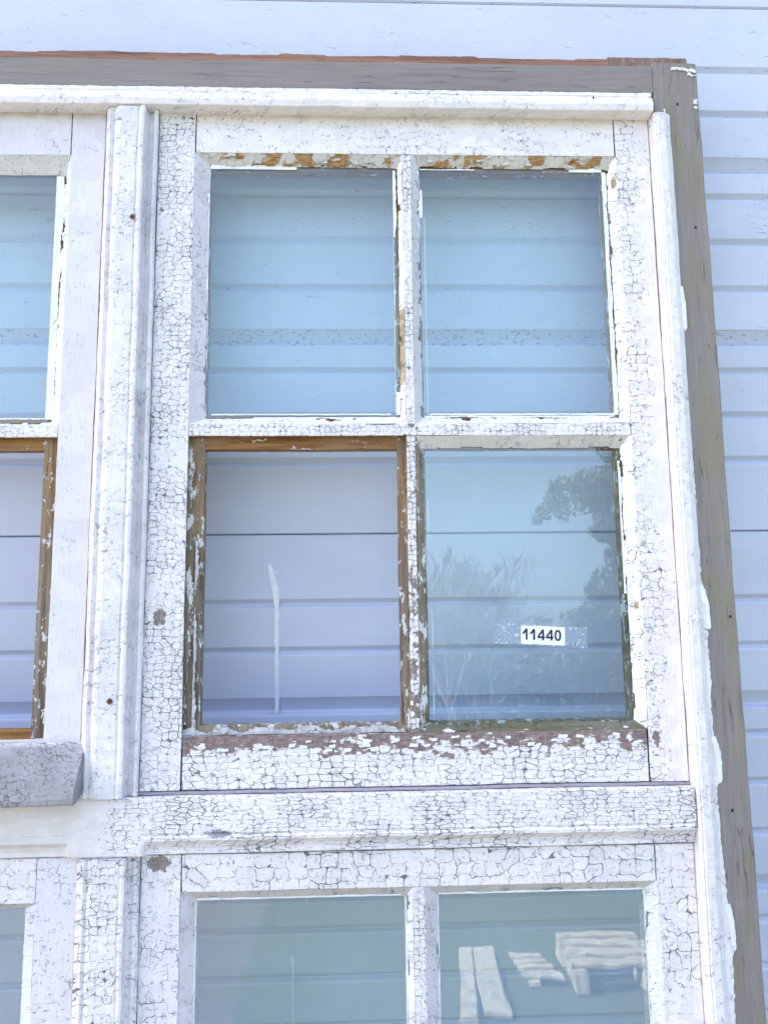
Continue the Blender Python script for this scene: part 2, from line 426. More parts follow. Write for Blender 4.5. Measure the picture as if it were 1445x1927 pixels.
M['muntin_h'] = paint('bar_paint_fine_crackle', WHT, (.73, .70, .72), .2, 'h', (.011, .009), 1.0, .12, .6, peel=.0, seed=8., spots=[(.108, .3705, .0065, .0045), (.050, .3725, .03, .0022)], wood=((.16, .13, .11), (.28, .24, .21)))
M['muntin_v'] = paint('bar_paint_fine_crackle_upright', WHT, (.74, .72, .74), .2, 'v', (.010, .012), .95, .12, .6, peel=.0, seed=9.)
M['muntin_old'] = paint('bar_paint_flaking', WHT, (.74, .72, .74), .2, 'v', (.009, .010), 1.1, .14, .6,
                        peel_grad=('z', -.2, .3, .42, .08), seed=10.)
M['rail_low'] = paint('flaking_rail_paint', WHT, (.74, .72, .75), .2, 'h', (.021, .0115), 1.02, .115, .45,
                      peel_grad=('z', -.262, -.213, -.05, .80), seed=12., wood=((.20, .13, .12), (.31, .235, .225)))
M['transom'] = paint('fine_crackled_transom_paint', WHT, (.73, .71, .75), .2, 'h', (.022, .0078), 1.0, .12, .6, seed=13., speck=.1,
                     crack_grad=('x', -.50, -.43, -1., .0), stain=((.66, .60, .55), [('x', -.40, -.52, .8)]),
                     spots=[(-.245, -.372, .022, .006)], wood=((.27, .25, .30), (.36, .34, .40)))
M['transom_far'] = paint('beige_transom_paint', (.76, .73, .71), (.66, .62, .60), .35, 'h', (.05, .02), .15, .06, .0, seed=14., speck=.2)
M['lower_rail'] = paint('wide_crackled_paint', WHT, (.73, .72, .77), .2, 'h', (.030, .024), 1.0, .075, .60, seed=15., speck=.1)
M['lower_stile'] = paint('wide_crackled_paint_upright', WHT, (.72, .71, .76), .2, 'v', (.022, .028), .90, .075, .45, seed=16., speck=.1,
                         spots=[(-.352, -.425, .020, .013)], wood=((.22, .18, .16), (.30, .26, .23)))
M['mullion'] = paint('speckled_mullion_paint', (.82, .79, .80), (.68, .64, .69), .4, 'v', (.018, .012), .50, .08, .25, speck=1., hair=.8, grainy=.45, seed=17.)
M['mullion_low'] = paint('crackled_mullion_paint', WHT, (.72, .71, .75), .2, 'v', (.015, .014), .96, .11, .6, speck=.2, seed=18.)
TAN = ((.30, .22, .12), (.46, .37, .24))
M['putty_bar'] = paint('painted_putty_bar', (.86, .82, .82), (.74, .70, .73), .2, 'v', (.022, .028), .80, .06, .3, seed=29., speck=.1, relief=1.6, spots=[(.093, .530, .010, .085), (.088, .925, .008, .006)], wood=TAN)
M['putty_right'] = paint('painted_putty_right', (.88, .84, .83), (.79, .75, .76), .2, 'v', (.026, .034), .66, .07, .15, seed=30., hair=.9, speck=.1, relief=1.6, spots=[(.533, .880, .0045, .015), (.531, .02, .004, .008)], wood=TAN)
M['putty_shade'] = paint('shaded_putty_left', (.66, .62, .65), (.56, .52, .56), .3, 'v', (.03, .035), .55, .05, .3, seed=31., speck=.2, relief=1.5)  # left-hand putty coloured darker: shade on the slope turned from the light
M['putty'] = paint('painted_putty', (.80, .79, .80), (.66, .64, .67), .3, 'v', (.03, .026), .55, .05, .2, seed=19., speck=.1, relief=1.4)
M['putty_grey'] = paint('underside_shade_putty', (.62, .575, .535), (.55, .52, .49), .3, 'h', (.024, .018), .52, .05, .2, seed=20., speck=.1)  # putty along top edges, underside shade put into its colour
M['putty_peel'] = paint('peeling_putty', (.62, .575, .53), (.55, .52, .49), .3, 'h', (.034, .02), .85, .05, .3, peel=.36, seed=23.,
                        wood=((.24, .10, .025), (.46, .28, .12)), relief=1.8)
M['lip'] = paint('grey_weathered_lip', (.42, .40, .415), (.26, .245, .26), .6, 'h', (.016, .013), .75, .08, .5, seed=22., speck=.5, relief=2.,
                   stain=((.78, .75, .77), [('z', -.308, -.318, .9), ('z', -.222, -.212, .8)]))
M['fillet_shade'] = paint('shade_toned_strip_paint', (.38, .34, .365), (.29, .255, .28), .4, 'h', (.04, .02), .35, .06, .2, seed=24., speck=.2)  # dark grey paints in the shadow of the recess above the transom face
M['film'] = paint('fresh_white_paint_film', (.86, .86, .88), (.80, .80, .84), .2, 'v', (.04, .03), .15, .05, 0, speck=.15, seed=25.)
M['drip'] = flat('dried_white_drip', (.86, .87, .92), .4)
M['rust'] = flat('rusty_iron', (.16, .08, .05), .8)
M['dark'] = flat('dark_hole', (.015, .012, .012), .9)

# ------------------------------------------------------------------ ground
def ground_mat():
    g = NT('gravel_and_grass'); P = g.obj()
    n_ = g.noise(P, 1.2, 5, .6); f_ = g.noise(P, 60, 3, .6)
    sep = g.n('ShaderNodeSeparateXYZ'); g.l(P, sep.inputs[0])
    grass = g.mix(g.rng(f_, .3, .7), (.055, .085, .03), (.11, .14, .06))
    grav = g.mix(g.rng(f_, .3, .7), (.10, .098, .095), (.19, .185, .17))
    my = g.rng(g.math('ADD', sep.outputs[1], g.math('MULTIPLY', n_, 1.0)), -1.75, -1.6)
    mxp = g.rng(g.math('ADD', sep.outputs[0], g.math('MULTIPLY', n_, .35)), -.38, -.42)
    m = g.math('MAXIMUM', my, mxp)
    g.l(g.mix(m, grass, grav), g.bs.inputs['Base Color']); g.bs.inputs['Roughness'].default_value = .95
    g.bump(f_, .02, .6)
    return g.m
bm = bmesh.new(); bmesh.ops.create_grid(bm, x_segments=40, y_segments=40, size=150)
me = bpy.data.meshes.new('ground'); bm.to_mesh(me); bm.free()
gr = link('ground', me, ground_mat()); gr['kind'] = 'structure'

# ------------------------------------------------------------------ the shed wall of ribbed steel panels
shed = empty('clad_shed', (0, 0, 0), 'white shed wall of ribbed steel panels behind the old window', 'shed')
RIBS = [(.144, 's'), (.245, 's'), (.348, 'b'), (.434, 's'), (.537, 's'), (.643, 's'), (.738, 'b'), (.826, 's'), (.924, 's'), (1.022, 's')]
def panel(z_top, h=1.181):
    pr = [(0, .05), (0, .004), (.003, .0)]
    for off, k in RIBS:
        if off > h - .03: break
        if k == 's': pr += [(off - .0075, 0), (off - .0055, .0015), (off + .003, .0095), (off + .0055, .0095), (off + .0105, .001), (off + .0125, 0)]
        else: pr += [(off - .003, 0), (off - .001, .002), (off + .027, .019), (off + .030, .018), (off + .034, .001), (off + .036, .0)]
    pr += [(h - .004, 0), (h - .0015, .005), (h - .0015, .05)]
    prof = [(z_top - a, b) for a, b in pr]
    return prism('wall_panel', prof, 'x', -4.2, 4.2, M['steel'], shed, seg=1.4, jit=0, r=0)
for zt in (4.023, 2.842, 1.661):
    panel(zt)
panel(.48, .48)
def box(name, lo, hi, mat, parent=None, bev=0.):
    bm = bmesh.new(); bmesh.ops.create_cube(bm, size=1)
    for v in bm.verts:
        v.co = Vector([(lo[i] + hi[i]) / 2 + v.co[i] * (hi[i] - lo[i]) for i in range(3)])
    if bev: bmesh.ops.bevel(bm, geom=bm.edges[:], offset=bev, segments=2, affect='EDGES')
    me = bpy.data.meshes.new(name); bm.to_mesh(me); bm.free()
    return link(name, me, mat, parent)
core = flat('dark_core', (.10, .10, .11), .8)
box('wall_core', (-4.2, .052, 0), (4.2, .16, 4.02), core, shed)
box('roof', (-4.4, -.10, 4.03), (4.4, 6.2, 4.13), flat('grey_roof_sheet', (.30, .31, .33), .5), shed)
for sx in (-1, 1):
    box('side_wall', (min(sx * 4.05, sx * 4.19), .162, 0), (max(sx * 4.05, sx * 4.19), 6.0, 4.02), M['steel'], shed)

# ------------------------------------------------------------------ the window
win = empty('multi_pane_window', ROOT, 'tall old wooden window frame with crackled white paint leaning against the white wall', 'window')
win.rotation_euler = (-LEAN, 0, 0)
BOT = -1.50
U = lambda x, y, Y=0.: on_window(x, y, Y)[0]
Vv = lambda x, y, Y=0.: on_window(x, y, Y)[1]

FACE = -.016
# outer frame
uR0_ = .6105
v_lo, v_hi = Vv(700, 168, FACE), Vv(700, 117, FACE)
uj0, uj1 = uR0_ + .008, U(1310, 130, FACE)
prism('frame_head', [(v_lo, FACE), (v_hi, FACE), (v_hi, .05), (v_lo, .05)], 'x', -1.62, uj0 - .0008, M['grey'], win, jit=.0008, r=.002)
def ragtop(t, prof):
    out = []
    for a, b in prof:
        if a > v_hi + .004: a += .0022 * n1((t, 0, 0), 9, 3.) + .0022 * (1 if n1((t, 0, 0), 5, 8.) > 0 else -.4) + .0012 * n1((t, 0, 0), 90, 5.)
        out.append((a, b))
    return out
v_b = Vv(560, 103, .002)
prism('frame_back_board', [(v_lo, .052), (v_b, .052), (v_b, .052), (v_b, .066), (v_lo, .066)], 'x', -1.62, uj0, M['raw'], win, jit=.0006, r=.002, shape=ragtop, seg=.01)
prism('frame_head_cap', [(v_hi + .0008, -.010), (v_b - .002, .0), (v_b, .0515), (v_hi + .0008, .0515)], 'x', -1.62, U(1143, 115, 0), M['raw'], win, jit=.0008, r=.001, shape=ragtop, seg=.008)
v_h0, v_h1 = Vv(1200, 120, .0), Vv(1200, 107, .0)
prism('frame_horn', [(v_hi + .001, -.006), (v_h1 - .002, .0), (v_h1, .0515), (v_hi + .001, .0515)], 'x', U(1144, 110, 0), uj1 - .012, M['raw_v'], win, jit=.0018, r=.001, seg=.006)
JT = Vv(1270, 119, FACE)
prism('frame_jamb', [(uj0, FACE), (uj1, FACE), (uj1, .095), (uj0, .095)], 'z', BOT, JT, M['grey_v'], win, jit=.0012, r=.003)
prism('frame_jamb', [(-1.62, FACE), (-1.54, FACE), (-1.54, .095), (-1.62, .095)], 'z', BOT, v_lo - .001, M['grey_v'], win, jit=.0012, r=.003)
prism('frame_sill', [(BOT, -.05), (BOT + .05, -.05), (BOT + .065, .04), (BOT + .065, .09), (BOT, .09)], 'x', -1.535, uj0 - .001, M['bead'], win, jit=.0012, r=.003)

# head moulding (bead): face -.028
BF = -.030
vb0, vb1 = Vv(700, 201, BF), Vv(700, 175, BF)
prism('head_moulding', [(vb0, BF), (vb0 + .012, BF - .003), (vb1, BF + .003), (vb1 + .008, FACE - .0005), (vb1 + .008, -.0165), (v_lo + .0, -.0158), (v_lo, .03), (vb0, .03), (vb0 - .001, -.01)],
      'x', -1.54, U(1228, 200, BF), M['bead'], win, jit=.0011, r=.0018, seg=.008)
# paint rim thrown up on the grey head
pts = []
for i in range(121):
    u = -1.0 + i * (U(1224, 175, FACE) + 1.0) / 120
    pts.append((u, vb1 + .010 + .004 * n1((u, 0, 0), 12, 1.) + .002 * n1((u, 0, 0), 50, 2.)))
pts += [(pts[-1][0], v_lo - .001), (pts[0][0], v_lo - .001)]
plate('paint_rim', pts, FACE - .0002, .0009, M['bead'], win, amp=.0008, step=.003)

# right moulding along the jamb: sloped reveal + band
prof_r = []
ya = 540
uR0 = .6105
prism('side_moulding', [(uR0, .002), (uR0, -.005), (uR0 + .0015, -.0065), (uR0 + .0008, -.009), (uR0 + .001, -.023), (uR0 + .004, -.0265), (uR0 + .0065, -.0255), (uR0 + .009, -.0275), (uR0 + .024, -.0265), (uR0 + .029, -.0235), (uR0 + .038, FACE - .0014), (uR0 + .038, FACE - .0004), (uR0 + .015, FACE - .0004), (uR0 + .015, .03), (uR0, .03)],
      'z', BOT, Vv(1235, 208, BF), M['bead_v'], win, jit=.0012, r=0, seg=.007, seed=3.)
# ragged skirt of white paint spilling onto the grey jamb
edge = [(1248, 206), (1256, 240), (1260, 300), (1265, 380), (1268, 440), (1272, 500), (1281, 560), (1287, 600), (1290, 622), (1284, 622), (1283, 600), (1281, 640), (1288, 700), (1293, 760),
        (1300, 830), (1304, 880), (1309, 960), (1311, 1000), (1316, 1050), (1318, 1090), (1328, 1115), (1334, 1150), (1333, 1180), (1330, 1205), (1334, 1250), (1338, 1288), (1335, 1302), (1338, 1340), (1342, 1385),
        (1352, 1405), (1357, 1430), (1356, 1472), (1350, 1474), (1348, 1500), (1353, 1540), (1355, 1580), (1362, 1640), (1367, 1700), (1380, 1748), (1380, 1780), (1377, 1800), (1380, 1860), (1383, 1940), (1386, 2100)]
inner = [(U(x, y, FACE), Vv(x, y, FACE)) for x, y in edge]
pts = inner + [(uR0 + .030, inner[-1][1]), (uR0 + .030, inner[0][1])]
plate('paint_skirt', pts, FACE - .0002, .0013, M['bead_v'], win, amp=.0019, step=.0022, freq=95)
for (e0, e1) in (((1283, 540), (1291, 622)), ((1318, 1100), (1335, 1185)), ((1345, 1385), (1357, 1472)), ((1372, 1700), (1383, 1790))):
    a = on_window(*e0, FACE); b = on_window(*e1, FACE)
    plate('paint_lobe', [(a[0] - .01, a[1]), (a[0], a[1]), (b[0] + .001, (a[1] * .6 + b[1] * .4)), (b[0] + .001, b[1] + .006), (b[0] - .002, b[1]), (b[0] - .006, b[1] + .004), (b[0] - .008, (a[1] + b[1]) / 2)],
          FACE - .0016, .0012, M['film'], win, amp=.0008, step=.004)

# mullion between the two bays
def mx(x, y, Y): return U(x, y, Y)
TT = Vv(700, 1492, -.018)                  # top of the transom face
TB = -.4085
mprof = [(mx(189, 540, -.004), .03), (mx(189, 540, -.006), -.006), (mx(190, 540, -.016), -.016), (mx(196, 540, -.022), -.0225), (mx(202, 540, -.020), -.020), (mx(204, 540, -.019), -.019), (mx(208, 540, -.026), -.0255),
         (mx(214, 540, -.028), -.0275), (mx(247, 540, -.028), -.0275), (mx(250, 540, -.026), -.0255), (mx(252, 540, -.0265), -.0265), (mx(256, 540, -.030), -.0305), (mx(261, 540, -.030), -.030), (mx(264, 540, -.024), -.026),
         (mx(267, 540, -.014), -.013), (mx(273, 540, -.004), -.0035), (mx(279, 540, -.006), -.005), (mx(281, 540, -.014), -.0135), (mx(286, 540, -.0155), -.0155), (mx(289, 540, -.012), -.012), (mx(290.5, 540, -.001), -.004), (mx(290.5, 540, 0), .03)]
prism('mullion', mprof, 'z', TT + .0005, Vv(250, 197, -.0295), M['mullion'], win, jit=.0011, r=0, seg=.01, seed=5.)
dm = lambda x, Y: U(x, 1760, Y)
lprof = [(dm(143, 0), .03), (dm(143, 0), -.006), (dm(147, -.018), -.017), (dm(154, -.022), -.022), (dm(160, -.02), -.018), (dm(163, -.025), -.0225), (dm(168, -.028), -.0245), (dm(217, -.028), -.0245),
         (dm(219, -.026), -.023), (dm(222, -.026), -.0235), (dm(225, -.03), -.028), (dm(230, -.03), -.027), (dm(232, -.024), -.018), (dm(236, -.012), -.010), (dm(245, -.008), -.007), (dm(249, -.012), -.012), (dm(254, -.014), -.014), (dm(259, -.010), -.010), (dm(261, 0), -.004), (dm(261, 0), .03)]
prism('mullion', lprof, 'z', BOT + .066, TB - .0008, M['mullion_low'], win, jit=.0010, r=0, seg=.01, seed=8.)

# transom: moulded over each bay, plain block over the mullion; the moulding dies into the block in a curved stop
uS0, uS1 = U(128, 1590, -.02), U(270, 1590, -.02)
def tshape(t, prof):
    k = 1.0
    if uS0 - .018 < t < uS1 + .022:
        if t < uS0: s = (uS0 - t) / .018; k = math.sqrt(max(0, 1 - (1 - s) ** 2))
        elif t > uS1: s = (t - uS1) / .022; k = math.sqrt(max(0, 1 - (1 - s) ** 2))
        else: k = 0.
    out = []
    for i, ((a, b), (pa, pb)) in enumerate(zip(tm, tp)):
        out.append((pa + (a - pa) * k, pb + (b - pb) * k))
    return out
vT = Vv(700, 1560, -.02)
tm = [(TT - .001, .01), (TT, -.016), (TT - .004, -.0185), (vT, -.0195), (vT - .002, -.017), (vT - .004, -.0175), (vT - .0075, -.021), (vT - .013, -.0205), (vT - .017, -.0145), (vT - .0225, -.009), (TB + .009, -.0065), (TB + .002, -.008), (TB, -.005), (TB, .03), (TT - .03, .03), (TT - .03, .01)]
tp = [(TT - .001, .01), (TT, -.016), (TT - .004, -.0185), (vT, -.0195), (vT - .002, -.0195), (vT - .004, -.0195), (vT - .0075, -.0195), (vT - .013, -.0195), (vT - .017, -.0195), (vT - .0225, -.0195), (TB + .009, -.0195), (TB + .003, -.019), (TB, -.016), (TB, .03), (TT - .03, .03), (TT - .03, .01)]
tp = [(TT - .001, .01), (TT, -.016), (TT - .004, -.0185)] + [(a, -.0195) for a, b in tm[3:11]] + [(TB + .003, -.019), (TB, -.016), (TB, .03), (TT - .03, .03), (TT - .03, .01)]
utj = U(208, 1540, -.02)
prism('transom', tm, 'x', -1.54, uR0 - .0012, M['transom'], win, jit=.0008, r=0, seg=.0035, shape=tshape, seed=2.)

prism('transom_fillet', [(TT + .0006, -.0045), (-.3030, -.0025), (-.3030, .02), (TT + .0006, .02)], 'x', U(262, 1490), uR0 - .0015, M['fillet_shade'], win, jit=.0009, r=.0006, seg=.008, seed=4.)
# ------------------------------------------------------------------ sashes
GY = .012                                       # glass plane
def sash_member(name, a0, a1, axis, t0, t1, mat, parent, tl=0., tr=0., rab=None, e=0., seed=0., face=0.):
    """stile or rail: face from a0 to a1, tongue behind the glass reaching tl / tr further out on each side"""
    pr = [(a0, face + e * .2), (a1, face + e * .2)]
    if tr: pr += [(a1, GY + .004 + e), (a1 + tr, GY + .004 + e)]
    pr += [(a1 + tr, .040 - e), (a0 - tl, .040 - e)]
    if tl: pr += [(a0 - tl, GY + .004 + e), (a0, GY + .004 + e)]
    mats = [mat, rab] if rab else [mat]
    def mi(p, q):
        return 1 if rab and max(p[1], q[1]) > .006 else 0
    return prism(name, pr, axis, t0, t1, mats, parent, jit=.0007, r=.0013, mi=mi, seg=.012, seed=seed)

def putty(parent, side, f, gedge, t0, t1, mat, name='putty', seed=0., fl=.001):
    """sloped putty from the member's face edge f to the glass edge gedge"""
    pr = [(f, fl), (gedge, GY - .0012), (gedge, GY - .0001), (f, GY - .0001)]
    def rag(t, prof):
        k = (t, 0, f)
        w_ = .0009 * n1(k, 14, seed) + .0008 * n1(k, 160, seed + 2) - (.0035 if n1(k, 28, seed + 6) > .30 else 0) - (.002 if n1(k, 70, seed + 8) > .42 else 0)
        tt = min(abs(t - t0), abs(t - t1))
        corner = max(0., 1 - tt / .030) ** 2 * .007      # putty swells in the corners
        s = 1 if gedge > f else -1
        return [prof[0], (gedge + (w_ + corner) * s, prof[1][1]), (gedge + (w_ + corner) * s, prof[2][1]), prof[3]]
    return prism(name, pr, 'z' if side in 'lr' else 'x', t0, t1, mat, parent, jit=.0007, r=0, shape=rag, seg=.0025, seed=seed)

def pane(parent, u0, u1, v0, v1, mat, thick=.003):
    """a glass sheet bedded in the rabbet"""
    bm = bmesh.new(); bmesh.ops.create_cube(bm, size=1)
    for v in bm.verts:
        v.co = Vector(((u0 + u1) / 2 + v.co.x * (u1 - u0), GY + thick / 2 + v.co.y * thick, (v0 + v1) / 2 + v.co.z * (v1 - v0)))
    me = bpy.data.meshes.new('pane'); bm.to_mesh(me); bm.free()
    return link('pane', me, mat, parent)

def smears(parent, u0, u1, v0, v1, cfg):
    """paint film left on the glass: straight towards the pane, ragged towards the putty.
    cfg: list of (side, from, to, width, amplitude, inset, seed); from / to run 0..1 along the side (upwards, or left to right)"""
    for sd, a, b, w0, amp, ins, seed in cfg:
        nm = 'paint_film'; Yg = GY - .0002
        if sd in 'lr':
            x = u0 + ins if sd == 'l' else u1 - ins
            smear(nm, (x, v0 + (v1 - v0) * a), (x, v0 + (v1 - v0) * b), Yg, M['film'], parent, w0, amp, 1 if sd == 'l' else -1, seed=seed)
        else:
            z = v1 - ins if sd == 't' else v0 + ins
            smear(nm, (u0 + (u1 - u0) * a, z), (u0 + (u1 - u0) * b, z), Yg, M['film'], parent, w0, amp, 1 if sd == 't' else -1, seed=seed)

TG = .030
# --- upper right sash
def mk_sash(label):
    s = bpy.data.objects.new('sash', None); C.objects.link(s); s.parent = win; s['label'] = label
    return s

u_a, u_b = U(291, 540), -.3175
u_c, u_d = .0985, .1165
u_e, u_f = .5385, uR0 - .0015
v_top, v_rt = 1.020, .9350
v_m1, v_m0 = .3735, .3495
v_rb, v_bot = -.2085, -.3015
gl, gr_, gl2, gr2 = -.2882, .0810, .1355, .5105    # glass edges, left and right light
gt, gb, gt2, gb2 = .9060, .3930, .3262, -.1905

S = mk_sash('upper right sash with four lights, one of them without glass')
sash_member('stile', u_a + .0008, u_b, 'z', v_bot, v_top, M['stile'], S, tr=gl - u_b, rab=M['rabbet_v'], seed=1.)
sash_member('stile', u_e, u_f, 'z', v_bot, v_top, M['stile_right'], S, tl=u_e - gr2, rab=M['rabbet_v'], seed=2.)
sash_member('top_rail', v_rt, v_top - .001, 'x', u_b + .0024, u_e - .0032, M['rail_top'], S, tl=v_rt - gt, rab=M['rabbet_h'], e=.0006, seed=3.)
sash_member('bottom_rail', v_bot, v_rb, 'x', u_b + .0030, u_e - .0036, M['rail_low'], S, tr=gb2 - v_rb, rab=M['rabbet_old'], e=.0006, seed=4., face=.001)
sash_member('glazing_bar', v_m0, v_m1, 'x', u_b + .0012, u_e - .0012, M['muntin_h'], S, tl=v_m0 - gt2, tr=gb - v_m1, rab=M['rabbet_h'], e=.0009, seed=5., face=.0005)
sash_member('glazing_bar', u_c, u_d, 'z', v_m1 + .0006, v_rt - .0006, M['muntin_v'], S, tl=u_c - gr_, tr=gl2 - u_d, rab=M['rabbet_v'], e=.0013, seed=6., face=.001)
sash_member('glazing_bar', u_c + .0005, u_d - .0005, 'z', v_rb + .0006, v_m0 - .0006, M['muntin_old'], S, tl=u_c - gr_, tr=gl2 - u_d, rab=M['rabbet_v'], e=.0013, seed=7., face=.001)
ov = .006
# glass in three of the four lights
pane(S, gl - ov, gr_ + ov, gb - ov, gt + ov, M['glass'])
pane(S, gl2 - ov, gr2 + ov, gb - ov, gt + ov, M['glass'])
pane(S, gl2 - ov, gr2 + ov, gb2 - ov, gt2 + ov, M['glass'])
def light(parent, uL, uR, vB, vT, g0, g1, h0, h1, ml, mr, mt, mb, seed, back=(.0, .0, .0, .0)):
    """putty on the four sides: u from uL/uR face edges to glass edges g0/g1; v from vB/vT to h0/h1"""
    g0, g1, h1, h0 = g0 - back[0], g1 + back[1], h1 + back[2], h0 - back[3]
    if ml: putty(parent, 'l', uL, g0, vB, vT, ml, seed=seed)
    if mr: putty(parent, 'r', uR, g1, vB, vT, mr, seed=seed + 1)
    if mt: putty(parent, 't', vT, h1, uL, uR, mt, seed=seed + 2, fl=.0013)
    if mb: putty(parent, 'b', vB, h0, uL, uR, mb, seed=seed + 3, fl=.0013)
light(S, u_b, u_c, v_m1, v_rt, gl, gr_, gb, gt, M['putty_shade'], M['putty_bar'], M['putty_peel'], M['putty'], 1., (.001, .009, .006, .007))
smears(S, gl, gr_, gb, gt, [('l', .45, 1, .004, .002, 0, 1.), ('l', 0, .45, .0007, .0012, .001, 2.), ('r', .72, 1, .006, .003, .001, 3.), ('r', 0, .72, .0010, .0008, .001, 4.), ('r', 0, .09, .010, .004, .001, 5.),
        ('t', 0, .47, .009, .002, 0, 6.), ('t', .5, 1, .002, .004, -.006, 7.), ('b', .03, .97, .0028, .0010, .003, 8.), ('b', .25, 1, .004, .004, -.004, 9.)])
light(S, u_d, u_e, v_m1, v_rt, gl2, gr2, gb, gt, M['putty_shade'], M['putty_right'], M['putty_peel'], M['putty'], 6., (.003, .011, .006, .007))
smears(S, gl2, gr2, gb, gt, [('l', .80, .92, .008, .005, .004, 11.), ('l', 0, .80, .0010, .0008, .008, 12.), ('l', .25, 1, .001, .005, -.002, 13.), ('r', 0, 1, .0085, .0025, .0, 14.),
        ('t', 0, .3, .003, .003, -.002, 15.), ('t', .82, 1, .007, .003, 0, 16.), ('b', .03, 1, .0036, .0012, .003, 17.), ('b', .0, 1, .004, .004, -.002, 18.)])
light(S, u_d, u_e, v_rb, v_m0, gl2, gr2, gb2, gt2, M['rabbet_old'], M['putty_right'], M['putty_grey'], M['moss'], 11., (.004, .007, .0, .002))
smears(S, gl2, gr2, gb2, gt2, [('l', 0, .55, .0006, .0010, .008, 21.), ('l', .6, 1, .0004, .0010, .004, 22.), ('r', .45, .95, .0045, .004, -.001, 23.), ('t', 0, 1, .001, .0025, -.003, 24.)])
# the light without glass: residues of old putty on the bare rabbet
for (a, b, Y_, seed, mm, wd) in (((u_b, v_rb + .02), (u_b, v_m0 - .01), GY + .0036, 31., M['rabbet_old'], .010), ((u_b + .016, v_rb), (u_b + .016, v_m0 - .20), GY + .0034, 33., M['lip'], .006)):
    smear('putty_residue', a, b, Y_, mm, S, wd * .7, wd, -1, freq=22, seed=seed, th=.004)
smear('putty_residue', (u_c, v_rb), (u_c, v_rb + .26), GY + .0034, M['rabbet_old'], S, .010, .006, 1, freq=20, seed=36., th=.005)
smear('putty_residue', (u_b, v_rb + .001), (u_c, v_rb + .001), GY + .0034, M['lip'], S, .010, .009, 1, freq=40, seed=38., th=.003)

# loose flakes still holding on where the bottom rail is bare, and curling off the head putty
fr = random.Random(21)
for i in range(46):
    cu = fr.uniform(-.30, .52); cv = -.2155 - .022 * fr.random() ** 1.3
    if -.26 < cu < -.12 and cv > -.228: continue
    a_, b_ = fr.uniform(.003, .009), fr.uniform(.0018, .0035)
    tl = fr.uniform(-.15, .15)
    pts = [(cu - a_, cv - b_ + tl * a_), (cu + a_ * .9, cv - b_ * .9 - tl * a_), (cu + a_, cv + b_ * fr.uniform(.6, 1) - tl * a_), (cu - a_ * .8, cv + b_ + tl * a_)]
    plate('paint_flake', pts, .0008, .0006, M['film'], S, amp=.0009, step=.0018, freq=190, seed=i * 1.7, lift=.0012)
for i in range(16):
    cu = fr.choice([fr.uniform(-.28, .07), fr.uniform(.15, .50)]); t_ = fr.random()
    cv = v_rt - .004 - t_ * .018; yy = .0012 + t_ * .008
    a_ = fr.uniform(.004, .010); b_ = fr.uniform(.0018, .0035)
    plate('paint_flake', [(cu - a_, cv - b_), (cu + a_, cv - b_ * .7), (cu + a_ * .8, cv + b_), (cu - a_ * .7, cv + b_ * .8)], yy, .0012, M['putty_grey'], S, amp=.0010, step=.0018, freq=190, seed=40 + i, lift=.0018)

# --- far (upper left) sash, only its right edge is in the picture
f_f = U(188, 540, -.004) - .002             # right outer edge of its stile
f_e = U(118, 540)                            # stile face inner edge
f_e = -.5630
gF = -.5985
S2 = mk_sash('upper left sash, lilac smooth stile and an unglazed lower light')
sash_member('stile', f_e, f_f, 'z', -.2155, v_top, M['stile_far'], S2, tl=.030, rab=M['rabbet_v'], seed=11.)
sash_member('stile', -1.535, -1.46, 'z', -.2155, v_top, M['stile_far'], S2, tr=.030, rab=M['rabbet_v'], seed=12.)
ftb = Vv(60, 291)
sash_member('top_rail', ftb, v_top - .001, 'x', -1.4588, f_e - .0022, M['stile_far'], S2, tl=.022, rab=M['rabbet_h'], e=.0006, seed=13.)
fm1, fm0 = Vv(60, 799), Vv(60, 823)
sash_member('glazing_bar', fm0, fm1, 'x', -1.4588, f_e - .0012, M['muntin_h'], S2, tl=.022, tr=.018, rab=M['rabbet_h'], e=.0009, seed=14., face=.0005)
frb = Vv(60, 1392)
sash_member('bottom_rail', -.2990, frb, 'x', -1.4588, f_f, M['stile_far'], S2, tr=.016, rab=M['rabbet_h'], e=.0006, seed=15., face=.001)
sash_member('glazing_bar', -1.018, -1.000, 'z', fm1 + .0006, ftb - .0006, M['muntin_v'], S2, tl=.018, tr=.018, rab=M['rabbet_v'], e=.0013, seed=16., face=.001)
sash_member('glazing_bar', -1.018, -1.000, 'z', frb + .0006, fm0 - .0006, M['muntin_old'], S2, tl=.018, tr=.018, rab=M['rabbet_v'], e=.0013, seed=17., face=.001)
fgt, fgb = Vv(50, 331, GY), Vv(50, 790, GY)
for (a, b) in ((-1.000, f_e), (-1.46, -1.018)):
    ga, gb_ = a + .02, b - .030
    pane(S2, ga - ov, gb_ + ov, fgb - ov, fgt + ov, M['glass'])
    light(S2, a, b, fm1, ftb, ga, gb_, fgb, fgt, M['putty'], M['putty'], M['putty_grey'], M['putty'], 21. + a, (.001, .016, 0, .006))
    smears(S2, ga, gb_, fgb, fgt, [('r', 0, 1, .015, .004, 0, 31.), ('b', 0, 1, .0025, .002, .003, 32.), ('t', 0, 1, .006, .002, -.001, 33.)])

# weatherboard (drip lip) under that sash, with its cut end
wl = [(Vv(60, 1398, -.012), .0005), (Vv(60, 1398, -.012), -.012), (Vv(60, 1409, -.016), -.018), (Vv(60, 1425, -.026), -.027), (Vv(60, 1466, -.05), -.050), (Vv(60, 1505, -.060), -.064), (Vv(60, 1516, -.062), -.064),
      (Vv(60, 1518, -.055), -.055), (-.3015, -.030), (-.3015, .0005)]
prism('drip_lip', wl, 'x', -1.53, U(153, 1430, -.03), M['lip'], win, jit=.0012, r=.0012, seg=.008, seed=9.)

